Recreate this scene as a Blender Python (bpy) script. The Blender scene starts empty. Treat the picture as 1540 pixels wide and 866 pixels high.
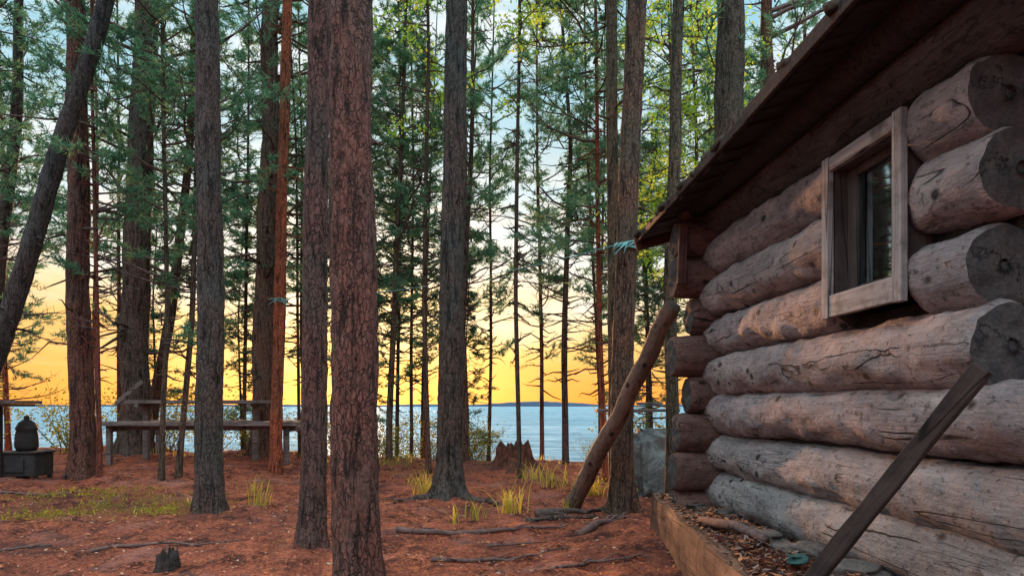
import bpy, bmesh, math, random
import numpy as np
from mathutils import Vector, Matrix, noise, Quaternion
random.seed(7); RNG=np.random.default_rng(7)
scene=bpy.context.scene
COL=scene.collection
scene.view_settings.view_transform='Standard'; scene.view_settings.look='None'; scene.view_settings.exposure=0
# ------------------------------------------------------------ node helpers
def N(nt,typ,inp=None,**props):
    n=nt.nodes.new(typ)
    for k,v in props.items(): setattr(n,k,v)
    for k,v in (inp or {}).items():
        s=n.inputs[k]
        if isinstance(v,bpy.types.NodeSocket): nt.links.new(v,s)
        else: s.default_value=v
    return n
def ramp(nt,fac,stops,interp='LINEAR'):
    n=N(nt,'ShaderNodeValToRGB',{0:fac}); r=n.color_ramp; r.interpolation=interp
    while len(r.elements)<len(stops): r.elements.new(0.5)
    for e,(p,c) in zip(r.elements,stops):
        e.position=p; e.color=(c,c,c,1) if not isinstance(c,(tuple,list)) else (*c,1)
    return n.outputs[0]
def mixc(nt,f,a,b,blend='MIX'):
    n=nt.nodes.new('ShaderNodeMix'); n.data_type='RGBA'; n.blend_type=blend
    for i,v in ((0,f),(6,a),(7,b)):
        if isinstance(v,bpy.types.NodeSocket): nt.links.new(v,n.inputs[i])
        elif i==0: n.inputs[0].default_value=v
        else: n.inputs[i].default_value=(*v,1)
    return n.outputs[2]
def mth(nt,op,a,b=0.0,c=None):
    d={0:a,1:b}
    if c is not None: d[2]=c
    return N(nt,'ShaderNodeMath',d,operation=op).outputs[0]
def vmul(nt,v,s):
    return N(nt,'ShaderNodeVectorMath',{0:v,1:s},operation='MULTIPLY').outputs[0]
def nz(nt,v,scale,detail=4,rough=.55,dist=0.):
    return N(nt,'ShaderNodeTexNoise',{'Vector':v,'Scale':scale,'Detail':detail,'Roughness':rough,'Distortion':dist}).outputs[0]
def mat(name):
    m=bpy.data.materials.new(name); m.use_nodes=True; nt=m.node_tree; nt.nodes.clear()
    out=nt.nodes.new('ShaderNodeOutputMaterial'); return m,nt,out
def pbsdf(nt,out,col,rough=.85,bump=None,bs=.5,bd=.02,spec=.25,**kw):
    p=N(nt,'ShaderNodeBsdfPrincipled',{'Roughness':rough,'Specular IOR Level':spec})
    if isinstance(col,bpy.types.NodeSocket): nt.links.new(col,p.inputs['Base Color'])
    else: p.inputs['Base Color'].default_value=(*col,1)
    for k,v in kw.items(): p.inputs[k].default_value=v
    if bump is not None:
        b=N(nt,'ShaderNodeBump',{'Height':bump,'Strength':bs,'Distance':bd}); nt.links.new(b.outputs[0],p.inputs['Normal'])
    nt.links.new(p.outputs[0],out.inputs[0]); return p
def objvec(nt,off=17.):
    tc=nt.nodes.new('ShaderNodeTexCoord'); oi=nt.nodes.new('ShaderNodeObjectInfo')
    r=mth(nt,'MULTIPLY',oi.outputs['Random'],off)
    return N(nt,'ShaderNodeVectorMath',{0:tc.outputs['Object'],1:r},operation='ADD').outputs[0], oi, tc
# ------------------------------------------------------------ materials
def m_bark():
    m,nt,out=mat('pine_bark'); v,oi,tc=objvec(nt)
    w=N(nt,'ShaderNodeVectorMath',{0:v,1:vmul(nt,N(nt,'ShaderNodeTexNoise',{'Vector':v,'Scale':14.,'Detail':5.}).outputs['Color'],(.07,.07,.16))},operation='ADD').outputs[0]
    vv=vmul(nt,w,(38,38,13))
    vor=N(nt,'ShaderNodeTexVoronoi',{'Vector':vv,'Scale':1.},feature='DISTANCE_TO_EDGE').outputs[0]
    cell=N(nt,'ShaderNodeTexVoronoi',{'Vector':vv,'Scale':1.}).outputs['Color']
    cg=N(nt,'ShaderNodeSeparateColor',{0:cell}).outputs[0]
    fine=nz(nt,vmul(nt,v,(75,75,40)),1.,6,.75)
    ridge=nz(nt,vmul(nt,v,(24,24,3.2)),1.,5,.6,.8)
    big=nz(nt,v,1.6,3)
    c=ramp(nt,fine,[(.28,(.035,.025,.024)),(.5,(.13,.092,.08)),(.75,(.38,.28,.24))])
    c=mixc(nt,mth(nt,'MULTIPLY',cg,.45),c,(.23,.13,.10))
    c=mixc(nt,ramp(nt,big,[(.42,0.),(.68,.65)]),c,(.10,.12,.105))
    c=mixc(nt,1.,c,ramp(nt,ridge,[(.36,.18),(.5,1.)]),'MULTIPLY')
    cr=mth(nt,'MAXIMUM',ramp(nt,vor,[(0.,.25),(.12,1.)]),ramp(nt,nz(nt,v,11.,3),[(.4,0.),(.62,.85)]))
    c=mixc(nt,1.,c,cr,'MULTIPLY')
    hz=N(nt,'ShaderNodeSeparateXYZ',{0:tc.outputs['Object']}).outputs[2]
    c=mixc(nt,ramp(nt,mth(nt,'MULTIPLY_ADD',hz,.12,mth(nt,'MULTIPLY',big,.3)),[(.25,0.),(.75,.5)]),mixc(nt,1.,c,(1.15,.93,.9),'MULTIPLY'),mixc(nt,1.,c,(.60,.95,1.08),'MULTIPLY'))  # warm low, cool high: bloom glow and cool ambient painted into the bark
    c=mixc(nt,1.,c,oi.outputs['Color'],'MULTIPLY')
    h=mth(nt,'ADD',mth(nt,'MULTIPLY',cr,.6),mth(nt,'ADD',mth(nt,'MULTIPLY',fine,.7),mth(nt,'MULTIPLY',ridge,1.2)))
    pbsdf(nt,out,c,.85,h,1.,.025,.3); return m
def m_log():
    m,nt,out=mat('weathered_log'); v,oi,tc=objvec(nt)
    a=nz(nt,vmul(nt,v,(2.6,6,6)),1.,5,.65,.3); b=nz(nt,vmul(nt,v,(7,90,90)),1.,6,.75)
    sp=nz(nt,vmul(nt,v,(22,30,30)),1.,5,.75)
    c=ramp(nt,a,[(.3,(.09,.082,.09)),(.43,(.20,.175,.182)),(.55,(.36,.305,.30)),(.70,(.60,.49,.465))])
    c=mixc(nt,.5,c,ramp(nt,b,[(.3,(.08,.07,.072)),(.7,(.50,.425,.41))]),'MIX')
    c=mixc(nt,ramp(nt,sp,[(.56,0.),(.62,.75)]),c,(.06,.048,.046))
    c=mixc(nt,ramp(nt,sp,[(.34,.6),(.41,0.)]),c,(.50,.34,.28))
    mk=nz(nt,vmul(nt,v,(1.5,3,3)),1.,2)
    crn=nz(nt,vmul(nt,v,(.3,5.5,5.5)),1.,1,.4)
    cr=mth(nt,'MAXIMUM',ramp(nt,mth(nt,'ABSOLUTE',mth(nt,'SUBTRACT',crn,.5)),[(0.,.1),(.003,.25),(.006,1.)]),ramp(nt,mk,[(.42,0.),(.49,1.)]))
    cr2=mth(nt,'MAXIMUM',ramp(nt,mth(nt,'ABSOLUTE',mth(nt,'SUBTRACT',nz(nt,vmul(nt,v,(1.3,24,24)),1.,1,.4),.5)),[(0.,.35),(.010,.5),(.018,1.)]),ramp(nt,mk,[(.5,1.),(.62,.4)]))
    vk=N(nt,'ShaderNodeTexVoronoi',{'Vector':vmul(nt,v,(5,7,7)),'Scale':1.}).outputs[0]
    kn=ramp(nt,mth(nt,'ADD',vk,mth(nt,'MULTIPLY',sp,.08)),[(.13,.12),(.17,.45),(.22,1.)])
    for k in (cr,cr2,kn): c=mixc(nt,1.,c,k,'MULTIPLY')
    c=mixc(nt,1.,c,oi.outputs['Color'],'MULTIPLY')
    h=mth(nt,'ADD',mth(nt,'MULTIPLY',cr,1.),mth(nt,'ADD',mth(nt,'MULTIPLY',sp,1.2),mth(nt,'ADD',mth(nt,'MULTIPLY',b,.4),mth(nt,'MULTIPLY',cr2,.3))))
    pbsdf(nt,out,c,.75,h,.9,.022,.3); return m
def m_endgrain():
    m,nt,out=mat('log_end_grain'); v,oi,tc=objvec(nt,0.)
    s=N(nt,'ShaderNodeSeparateXYZ',{0:tc.outputs['Object']})
    r=mth(nt,'SQRT',mth(nt,'ADD',mth(nt,'POWER',s.outputs[1],2.),mth(nt,'POWER',s.outputs[2],2.)))
    n=nz(nt,tc.outputs['Object'],14.,5,.65); n2=nz(nt,v,60.,4,.7)
    rg=mth(nt,'SINE',mth(nt,'MULTIPLY',mth(nt,'ADD',r,mth(nt,'MULTIPLY',n,.06)),620.))
    c=mixc(nt,mth(nt,'MULTIPLY_ADD',rg,.10,.4),(.10,.09,.085),(.045,.04,.04))
    c=mixc(nt,.5,c,ramp(nt,n2,[(.3,(.02,.019,.02)),(.7,(.12,.11,.105))]))
    ang=mth(nt,'ARCTAN2',s.outputs[1],s.outputs[2])
    ck=mth(nt,'SINE',mth(nt,'ADD',mth(nt,'MULTIPLY',ang,2.),mth(nt,'MULTIPLY',n,8.)))
    c=mixc(nt,ramp(nt,ck,[(.975,0.),(.992,.9)]),c,(.01,.008,.008))
    c=mixc(nt,ramp(nt,n,[(.42,0.),(.65,.75)]),c,(.03,.032,.035))
    pbsdf(nt,out,c,.95,mth(nt,'ADD',n2,n),.8,.02); return m
def m_plank(name,c0,c1,ax=0,rough=.8,dirt=.5):
    m,nt,out=mat(name); v,oi,tc=objvec(nt)
    s=[42,42,42]; s[ax]=2.2
    a=nz(nt,vmul(nt,v,tuple(s)),1.,6,.7,.15); b=nz(nt,v,7.,5,.65)
    c=ramp(nt,a,[(.25,c0),(.72,c1)])
    c=mixc(nt,ramp(nt,b,[(.46,0.),(.66,dirt)]),c,tuple(x*.35 for x in c0))
    s2=[12,12,12]; s2[ax]=.5
    ck=nz(nt,vmul(nt,v,tuple(s2)),1.,1,.4)
    cr=ramp(nt,mth(nt,'ABSOLUTE',mth(nt,'SUBTRACT',ck,.5)),[(0.,.2),(.005,.3),(.01,1.)])
    c=mixc(nt,1.,c,cr,'MULTIPLY')
    pbsdf(nt,out,c,rough,mth(nt,'ADD',a,cr),.5,.006); return m
def m_needle(name,c0,c1,tr=.45,v=1.3):
    m,nt,out=mat(name); g=nt.nodes.new('ShaderNodeNewGeometry')
    n=nz(nt,g.outputs['Position'],v,3,.6)
    f=mth(nt,'ADD',mth(nt,'MULTIPLY',g.outputs['Random Per Island'],.5),mth(nt,'MULTIPLY',n,.75))
    c=ramp(nt,f,[(.3,c0),(.85,c1)])
    d=N(nt,'ShaderNodeBsdfDiffuse',{'Color':c}); t=N(nt,'ShaderNodeBsdfTranslucent',{'Color':mixc(nt,.5,c,tuple(min(1,x*1.6) for x in c1))})
    mx=N(nt,'ShaderNodeMixShader',{0:tr,1:d.outputs[0],2:t.outputs[0]}); nt.links.new(mx.outputs[0],out.inputs[0]); return m
def m_ground(name='forest_floor',k=1.):
    m,nt,out=mat(name); tc=nt.nodes.new('ShaderNodeTexCoord'); v=tc.outputs['Object']
    big=nz(nt,v,.8,4,.6); mid=nz(nt,v,4.,7,.72,.4); fine=nz(nt,v,60.,6,.8); f2=nz(nt,vmul(nt,v,(1.,.8,1.)),24.,5,.75,.8)
    c=ramp(nt,fine,[(.3,(.045,.015,.015)),(.44,(.32,.08,.052)),(.57,(.66,.18,.10)),(.75,(.85,.40,.24))])
    c=mixc(nt,ramp(nt,mid,[(.40,.88),(.53,0.)]),c,(.06,.022,.02))
    c=mixc(nt,ramp(nt,f2,[(.54,0.),(.60,.8)]),c,(.85,.24,.10))
    c=mixc(nt,ramp(nt,nz(nt,v,1.7,4,.6),[(.55,0.),(.68,.5)]),c,(.62,.27,.22))
    c=mixc(nt,ramp(nt,big,[(.36,.5),(.5,0.)]),c,(.11,.045,.045))
    shade_=N(nt,'ShaderNodeAttribute',attribute_name='edge_shade').outputs['Fac']  # mask for the painted darkening of the left foreground
    c=mixc(nt,mth(nt,'MULTIPLY',shade_,ramp(nt,mid,[(.35,1.),(.6,.3)])),c,ramp(nt,fine,[(.35,(.03,.017,.015)),(.7,(.18,.085,.07))]))
    at=N(nt,'ShaderNodeAttribute',attribute_name='moss').outputs['Fac']
    mf=mth(nt,'MULTIPLY',at,ramp(nt,mid,[(.46,.0),(.58,.9)]))
    mc=ramp(nt,fine,[(.3,(.04,.04,.01)),(.5,(.17,.135,.025)),(.72,(.36,.26,.06))])
    c=mixc(nt,mf,c,mc)
    if k!=1: c=mixc(nt,1.,c,(k,k,k),'MULTIPLY')
    h=mth(nt,'ADD',mth(nt,'MULTIPLY',fine,.6),mth(nt,'ADD',mth(nt,'MULTIPLY',mid,1.8),mth(nt,'MULTIPLY',f2,.7)))
    pbsdf(nt,out,c,.95,h,1.,.07,.15); return m
def m_simple(name,c0,c1,sc=8.,rough=.85,bd=.01,bs=.5,metal=0.,dist=0.):
    m,nt,out=mat(name); v,oi,tc=objvec(nt)
    a=nz(nt,v,sc,6,.65,dist); c=ramp(nt,a,[(.3,c0),(.7,c1)])
    pbsdf(nt,out,c,rough,a,bs,bd,.3,Metallic=metal); return m
def m_water():
    m,nt,out=mat('lake_water'); tc=nt.nodes.new('ShaderNodeTexCoord'); v=tc.outputs['Object']
    a=nz(nt,vmul(nt,v,(.7,1.8,1)),1.,7,.65,.4); b=nz(nt,vmul(nt,v,(.05,.4,1)),1.,6,.7)
    c=ramp(nt,mth(nt,'ADD',mth(nt,'MULTIPLY',a,.7),mth(nt,'MULTIPLY',b,.5)),[(.48,(.08,.17,.22)),(.60,(.16,.28,.35)),(.74,(.40,.52,.57))])
    bu=N(nt,'ShaderNodeBump',{'Height':a,'Strength':1.,'Distance':.6}).outputs[0]
    d=N(nt,'ShaderNodeBsdfDiffuse',{'Color':c,'Normal':bu}); gl=N(nt,'ShaderNodeBsdfGlossy',{'Color':(.5,.75,.9,1),'Roughness':.3,'Normal':bu})
    mx=N(nt,'ShaderNodeMixShader',{0:.07,1:d.outputs[0],2:gl.outputs[0]}); nt.links.new(mx.outputs[0],out.inputs[0]); return m
def m_glass():
    m,nt,out=mat('window_glass')
    g=N(nt,'ShaderNodeBsdfGlossy',{'Color':(.7,.92,1.,1),'Roughness':.03}); t=N(nt,'ShaderNodeBsdfTransparent',{'Color':(.75,.82,.85,1)})
    f=N(nt,'ShaderNodeFresnel',{'IOR':1.7}); fm=mth(nt,'MULTIPLY_ADD',f.outputs[0],1.,.35)
    mx=N(nt,'ShaderNodeMixShader',{0:fm,1:t.outputs[0],2:g.outputs[0]}); nt.links.new(mx.outputs[0],out.inputs[0]); return m
BARK=m_bark(); LOG=m_log(); END=m_endgrain()
NEED=m_needle('pine_needles',(.026,.10,.09),(.15,.30,.16),.54); NEED2=m_needle('spruce_needles',(.02,.07,.06),(.10,.2,.11),.4)
LEAF=m_needle('birch_leaves',(.10,.22,.035),(.42,.60,.08),.68); LEAFD=m_needle('shrub_leaves',(.05,.08,.02),(.22,.22,.04),.55)
GRASS=m_needle('grass_blades',(.24,.22,.03),(.66,.52,.1),.45)
TWIG=m_simple('dead_twig',(.04,.03,.028),(.15,.105,.09),20.)
GROUND=m_ground()
PLANK=m_plank('grey_plank',(.07,.06,.055),(.27,.21,.19)); PLANKW=m_plank('window_board',(.14,.13,.13),(.42,.38,.375),2,dirt=.75)
PLANKY=m_plank('window_board_long',(.14,.13,.13),(.42,.38,.375),1,dirt=.75)
PLANKD=m_plank('dark_brace',(.016,.012,.012),(.075,.048,.042)); ROOFM=m_plank('roof_board',(.009,.007,.009),(.042,.03,.034))
BOARD=m_plank('corner_board',(.035,.017,.015),(.13,.055,.04),2); BEAM=m_plank('terrace_beam',(.05,.024,.018),(.22,.11,.07),dirt=.9)
TARP=m_simple('grey_tarp',(.08,.09,.09),(.30,.32,.31),4.,.7,.08,1.,0.,1.2); STONE2=m_simple('dull_stone',(.04,.033,.032),(.18,.145,.13),9.,.9,.04,.9)
IRON=m_simple('dull_iron',(.016,.016,.017),(.055,.05,.05),9.,.7,.006,.7)
SHED=m_simple('chinking_shade',(.010,.008,.007),(.03,.024,.02),12.,.95,.03,.8); ROPE=m_simple('turquoise_rope',(.08,.26,.27),(.25,.5,.48),80.,.8)  # chinking kept near black to paint in the shadow between logs
PALE=m_simple('pale_line',(.2,.25,.26),(.36,.4,.38),80.,.8); STUMP=m_simple('rotten_wood',(.025,.012,.010),(.21,.075,.045),14.,.95,.06,1.)
CLOTH=m_simple('curtain_cloth',(.25,.31,.33),(.46,.54,.56),30.,.9); DARKIN=m_simple('dark_interior',(.012,.013,.015),(.03,.03,.03),3.)
SASH=m_plank('sash_wood',(.04,.032,.03),(.11,.085,.078),2); TEAL=m_simple('teal_cloth',(.02,.05,.05),(.05,.12,.11),12.,.8,.02,.6)
WATER=m_water(); GLASS=m_glass()
# ------------------------------------------------------------ mesh helpers
class B:
    def __init__(s): s.v=[]; s.f=[]; s.m=[]; s.n=0
    def add(s,vs,fs,mi=0):
        o=s.n; s.v.extend([tuple(map(float,p)) for p in vs]); s.n+=len(vs)
        s.f.extend([tuple(int(i)+o for i in f) for f in fs]); s.m.extend([mi]*len(fs))
    def mesh(s,name,mats,smooth=True):
        me=bpy.data.meshes.new(name); me.from_pydata(s.v,[],s.f); 
        for m in mats: me.materials.append(m)
        me.polygons.foreach_set('material_index',s.m); me.polygons.foreach_set('use_smooth',[smooth]*len(s.f)); me.update(); return me
def obj(name,me,parent=None,loc=(0,0,0),rot=(0,0,0),label=None,cat=None,group=None,kind=None,color=None,bevel=0):
    o=bpy.data.objects.new(name,me); COL.objects.link(o); o.location=loc; o.rotation_euler=rot
    if parent: o.parent=parent
    if label: o['label']=label
    if cat: o['category']=cat
    if group: o['group']=group
    if kind: o['kind']=kind
    if color: o.color=(*color,1)
    if bevel:
        b=o.modifiers.new('bevel','BEVEL'); b.width=bevel; b.segments=2; b.limit_method='ANGLE'
    return o
def tube(b,pts,rad,sides=6,mi=0,cap=True):
    pts=[Vector(p) for p in pts]; n=len(pts); vs=[]; fs=[]
    ref=Vector((0,0,1)) if abs((pts[-1]-pts[0]).normalized().z)<.9 else Vector((1,0,0))
    for i,p in enumerate(pts):
        d=(pts[min(i+1,n-1)]-pts[max(i-1,0)]).normalized(); x=d.cross(ref).normalized(); y=d.cross(x)
        for k in range(sides):
            a=2*math.pi*k/sides; vs.append(p+(x*math.cos(a)+y*math.sin(a))*rad[i])
    for i in range(n-1):
        for k in range(sides):
            k2=(k+1)%sides; fs.append((i*sides+k,i*sides+k2,(i+1)*sides+k2,(i+1)*sides+k))
    if cap: fs.append(tuple(range(sides-1,-1,-1))); fs.append(tuple((n-1)*sides+k for k in range(sides)))
    b.add(vs,fs,mi)
def box(b,c,s,mi=0,rot=None):
    c=Vector(c); vs=[]
    for x in(-.5,.5):
        for y in(-.5,.5):
            for z in(-.5,.5):
                p=Vector((x*s[0],y*s[1],z*s[2])); 
                if rot is not None: p=rot@p
                vs.append(c+p)
    b.add(vs,[(0,1,3,2),(4,6,7,5),(0,4,5,1),(2,3,7,6),(0,2,6,4),(1,5,7,3)],mi)
def sm(t): t=max(0.,min(1.,t)); return t*t*(3-2*t)
def g(x,y):
    z=.2*sm((-2.0-x)/2.2)*sm((y-6)/4)
    z+=.06*math.exp(-((x-1.0)/.5)**2-((y-5.6)/1.)**2)
    z+=.2*math.exp(-((x+1.75)/.7)**2-((y-11.6)/.8)**2)+.2*math.exp(-((x-.1)/1.0)**2-((y-10.9)/.9)**2)+.07*math.exp(-((x+.6)/.6)**2-((y-7.9)/.6)**2)+.1*math.exp(-((x-.4)/.6)**2-((y-8.8)/.6)**2)
    if abs(x)<60 and -20<y<40:
        z+=.09*noise.noise(Vector((x*.45,y*.45,3)))+.06*noise.noise(Vector((x*1.4,y*1.4,9)))
    ys=13.0+.5*math.sin(x*.6)+.3*math.sin(x*1.7+1)
    return z-2.0*sm((y-ys)/3.0)
# ------------------------------------------------------------ ground
xs=sorted(set(list(np.arange(-16,12,.07))+[-3000,-1200,-500,-200,-100,-60,-40,-30,-24,-20]+[13,15,18,22,30,45,70,120,300,900,3000]))
ysl=sorted(set(list(np.arange(1.5,17.5,.07))+[-3000,-1000,-300,-100,-40,-20,-10,-6,-3,-1,0,.8]+[19,22,30,50,100,400,1500,6000]))
nx,ny=len(xs),len(ysl)
V=[];MO=[];SHADE=[]
for y in ysl:
    for x in xs:
        V.append((x,y,g(x,y)+ (0.035*noise.noise(Vector((x*5,y*5,1)))+.022*noise.noise(Vector((x*13,y*13,1))) if -16<x<12 and 1<y<18 else 0)))
        mo=.9*math.exp(-((x+3.7)/.9)**2-((y-7.1)/.55)**2)+.9*math.exp(-((x+1.75)/.8)**2-((y-11.5)/.8)**2)+.5*math.exp(-((x+.2)/1.6)**2-((y-11.6)/1.)**2)
        MO.append(min(1,mo*1.2))
        SHADE.append(min(1.,.6*sm((-2.2-x)/1.6)*sm((6.6-y)/1.6)+.8*sm((-5.-x)/1.5)*sm((9.5-y)/2)))  # vignette-like corner darkness painted into the ground colour at near left
F=[(j*nx+i,j*nx+i+1,(j+1)*nx+i+1,(j+1)*nx+i) for j in range(ny-1) for i in range(nx-1)]
me=bpy.data.meshes.new('ground'); me.from_pydata(V,[],F); me.materials.append(GROUND)
a=me.attributes.new('moss','FLOAT','POINT'); a.data.foreach_set('value',MO)
a=me.attributes.new('edge_shade','FLOAT','POINT'); a.data.foreach_set('value',SHADE)
me.polygons.foreach_set('use_smooth',[True]*len(F)); me.update()
obj('ground',me,kind='structure',label='reddish forest floor covered in pine needles')
b=B(); b.add([(-6000,12.2,-.55),(6000,12.2,-.55),(6000,9000,-.55),(-6000,9000,-.55)],[(0,1,2,3)])
obj('water',b.mesh('water',[WATER]),kind='structure',label='rippled blue lake')
b=B(); n=260
tv=[];tf=[]
for i in range(n):
    x=-1700+i*3000/n; h=(4+9*math.exp(-((x-60)/110)**2)+4*noise.noise(Vector((i*.09,0,0)))+1.6*noise.noise(Vector((i*.9,3,0))))*sm((i)/20)*sm((n-1-i)/20)
    tv+=[(x,1900,-1),(x,1900,max(.2,h)),(x,2100,-1)]
for i in range(n-1):
    a0=i*3; tf+=[(a0,a0+3,a0+4,a0+1),(a0+1,a0+4,a0+5,a0+2)]
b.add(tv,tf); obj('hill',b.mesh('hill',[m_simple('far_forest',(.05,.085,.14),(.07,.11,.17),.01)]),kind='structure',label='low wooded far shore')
# ------------------------------------------------------------ trees
def trunk_mesh(path,H,rb,top=.25,sides=22,dz=.11,flare=.55,seed=0,stubs=10,stublen=.35,rough=1.):
    b=B(); pz=[p[0] for p in path]; px=[p[1] for p in path]; py=[p[2] for p in path]
    zs=[-.25]; 
    while zs[-1]<H: zs.append(zs[-1]+dz*(1 if zs[-1]<8 else 2.5))
    zz=np.array(zs)
    def interp(arr):
        fine=np.arange(-1.5,H+1.5,.1); vv=np.interp(fine,pz,arr); ker=np.ones(9)/9
        vv=np.convolve(np.pad(vv,4,'edge'),ker,'valid'); return np.interp(zz,fine,vv)
    X=interp(px);Y=interp(py)
    X-=np.interp(0,zz,X)-0; Y-=np.interp(0,zz,Y)
    vs=[];fs=[]
    for i,z in enumerate(zs):
        r=rb*(1-(1-top)*max(0,z)/H)
        fl=flare*math.exp(-max(0,z+.05)/.16)
        wob=Vector((noise.noise(Vector((seed,z*.7,0))),noise.noise(Vector((seed,z*.7,5))),0))*r*.3
        for s in range(sides):
            a=2*math.pi*s/sides; ca,sa=math.cos(a),math.sin(a)
            rr=r*(1+fl*(1+.7*math.sin(a*4+seed)+.4*math.sin(a*7+seed*2)))
            rr*=1+rough*(.09*noise.noise(Vector((ca*1.6+seed,sa*1.6,z*1.3)))+.10*noise.noise(Vector((ca*5+seed,sa*5,z*6)))+.07*noise.noise(Vector((ca*9+seed,sa*9,z*16))))
            vs.append((X[i]+wob.x+ca*rr,Y[i]+wob.y+sa*rr,z))
    for i in range(len(zs)-1):
        for s in range(sides):
            s2=(s+1)%sides; fs.append((i*sides+s,i*sides+s2,(i+1)*sides+s2,(i+1)*sides+s))
    fs.append(tuple((len(zs)-1)*sides+s for s in range(sides)))
    b.add(vs,fs)
    rs=random.Random(seed)
    for k in range(stubs):
        z=rs.uniform(1.2,min(H*.7,8)); a=rs.uniform(0,6.28); i=int(np.searchsorted(zz,z)); i=min(i,len(zs)-1)
        r=rb*(1-(1-top)*z/H); L=rs.uniform(.25,1)*stublen; p=Vector((X[i],Y[i],z)); d=Vector((math.cos(a),math.sin(a),rs.uniform(-.3,.35)))
        q=[p+d*(r*.6)]
        for t in (.4,.75,1.): q.append(p+d*(r*.6+L*t)+Vector((rs.uniform(-.08,.08),rs.uniform(-.08,.08),rs.uniform(-.12,.06)))*L)
        w=min(r*.3,.012+L*.010); tube(b,q,[w,w*.7,w*.45,w*.15],5)
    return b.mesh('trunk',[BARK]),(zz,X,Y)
def needles(b,C,D,K=12,ln=(.06,.12),w=.016,mi=1,spread=.62):
    C=np.array(C);D=np.array(D); n=len(C)
    if n==0: return
    C=np.repeat(C,K,0);D=np.repeat(D,K,0); M=len(C)
    d=D*.65+RNG.normal(size=(M,3))*spread; d/=np.linalg.norm(d,axis=1)[:,None]+1e-9
    L=RNG.uniform(ln[0],ln[1],(M,1)); p=np.cross(d,RNG.normal(size=(M,3))); p/=np.linalg.norm(p,axis=1)[:,None]+1e-9
    base=C+D*RNG.uniform(-.05,.05,(M,1)); p*=w*.5
    V=np.stack([base-p,base+p,base+d*L],1).reshape(-1,3)
    F=np.arange(M*3).reshape(-1,3)
    b.add(V.tolist(),F.tolist(),mi)
def leaves(b,C,size=(.035,.06),mi=1,hang=.3):
    C=np.array(C); M=len(C)
    d=RNG.normal(size=(M,3)); d[:,2]-=hang*2; d/=np.linalg.norm(d,axis=1)[:,None]
    p=np.cross(d,RNG.normal(size=(M,3))); p/=np.linalg.norm(p,axis=1)[:,None]+1e-9
    L=RNG.uniform(size[0],size[1],(M,1))
    V=np.stack([C,C+d*L*.5+p*L*.36,C+d*L,C+d*L*.5-p*L*.36],1).reshape(-1,3)
    b.add(V.tolist(),np.arange(M*4).reshape(-1,4).tolist(),mi)
def crown_mesh(seed,z0,z1,nl,rmax,kind='pine',dead=.15,dense=1.,prof=None,droop=0.,needmat=None,lsz=(.035,.06)):
    rs=random.Random(seed); b=B(); C=[];D=[];LV=[]
    for i in range(nl):
        u=(i+rs.random())/nl; z=z0+(z1-z0)*u
        pr=prof(u)
        L=max(.15,rmax*pr*rs.uniform(.4,1.35)); a=rs.uniform(0,6.283)
        isdead=rs.random()<dead+(.5 if u<.12 else 0)
        el=rs.uniform(-.2,.35)+u*.45-droop
        d=Vector((math.cos(a)*math.cos(el),math.sin(a)*math.cos(el),math.sin(el))); p=Vector((0,0,z)); pts=[p.copy()]; ns=7
        for s in range(ns):
            d=(d+Vector((rs.uniform(-.3,.3),rs.uniform(-.3,.3),rs.uniform(-.22,.24)+ (.03 if kind=='pine' else -.05)))).normalized()
            p=p+d*(L/ns); pts.append(p.copy())
        r0=.007+.009*L; tube(b,pts,[r0*(1-.85*k/ns) for k in range(ns+1)],4,0,False)
        for s in range(2,ns+1):
            for q in range(rs.choice([1,2,2])):
                t=pts[s]; dd=(pts[s]-pts[s-1]).normalized(); sd=dd.cross(Vector((0,0,1))).normalized()*(1 if (s+q)%2 else -1)
                td=(dd*rs.uniform(.4,.9)+sd*rs.uniform(.4,1.)+Vector((0,0,rs.uniform(-.25,.45)))).normalized(); TL=L*rs.uniform(.14,.34)*(1.25-s/ns*.5)
                e1=t+td*TL*.5+Vector((0,0,rs.uniform(-.05,.05)));e2=e1+(td+Vector((0,0,.2))).normalized()*TL*.5
                tube(b,[t,e1,e2],[.005,.0035,.002],3,0,False)
                if isdead: continue
                nt_=max(2,int(TL/.07*dense))
                for k in range(nt_):
                    f=.35+.65*(k+rs.random())/nt_; pp=t.lerp(e1,f*2) if f<.5 else e1.lerp(e2,f*2-1)
                    pp=pp+Vector((rs.gauss(0,.025),rs.gauss(0,.025),rs.gauss(0,.025)))
                    C.append(tuple(pp)); D.append(tuple(td))
                    if kind=='leaf':
                        for _ in range(4): LV.append((pp.x+rs.gauss(0,.06),pp.y+rs.gauss(0,.06),pp.z+rs.gauss(-.03,.07)))
    if kind=='leaf': leaves(b,LV,lsz)
    else: needles(b,C,D)
    return b.mesh('crown',[TWIG,needmat or NEED],False)
tallprof=lambda u:(.75+.35*math.sin(u*3.1))*(1 if u<.75 else max(.15,(1-u)/.25))
youngprof=lambda u:(.45+.75*math.sin(min(1,u*1.3)*2.2))*(1-u)**.45
CR_TALL=[crown_mesh(10+i,7.6,13.5,24,1.8,prof=tallprof,dense=.7) for i in range(2)]
CR_MID=[crown_mesh(20+i,3.1,11.,40,2.0,prof=tallprof,dead=.34,dense=.95) for i in range(3)]
CR_YNG=[crown_mesh(30+i,1.7,8.3,50,1.22,prof=youngprof,dead=.22,dense=1.1) for i in range(6)]
CR_SPR=[crown_mesh(40+i,.7,6.6,80,.95,prof=lambda u:(1-u)**.8+.12,dead=.12,dense=1.1,droop=.35,needmat=NEED2) for i in range(2)]
CR_BIR=[crown_mesh(50+i,2.0,8.2,46,1.4,kind='leaf',prof=youngprof,dead=.05,dense=.6,needmat=LEAF,lsz=(.045,.075)) for i in range(2)]
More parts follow.
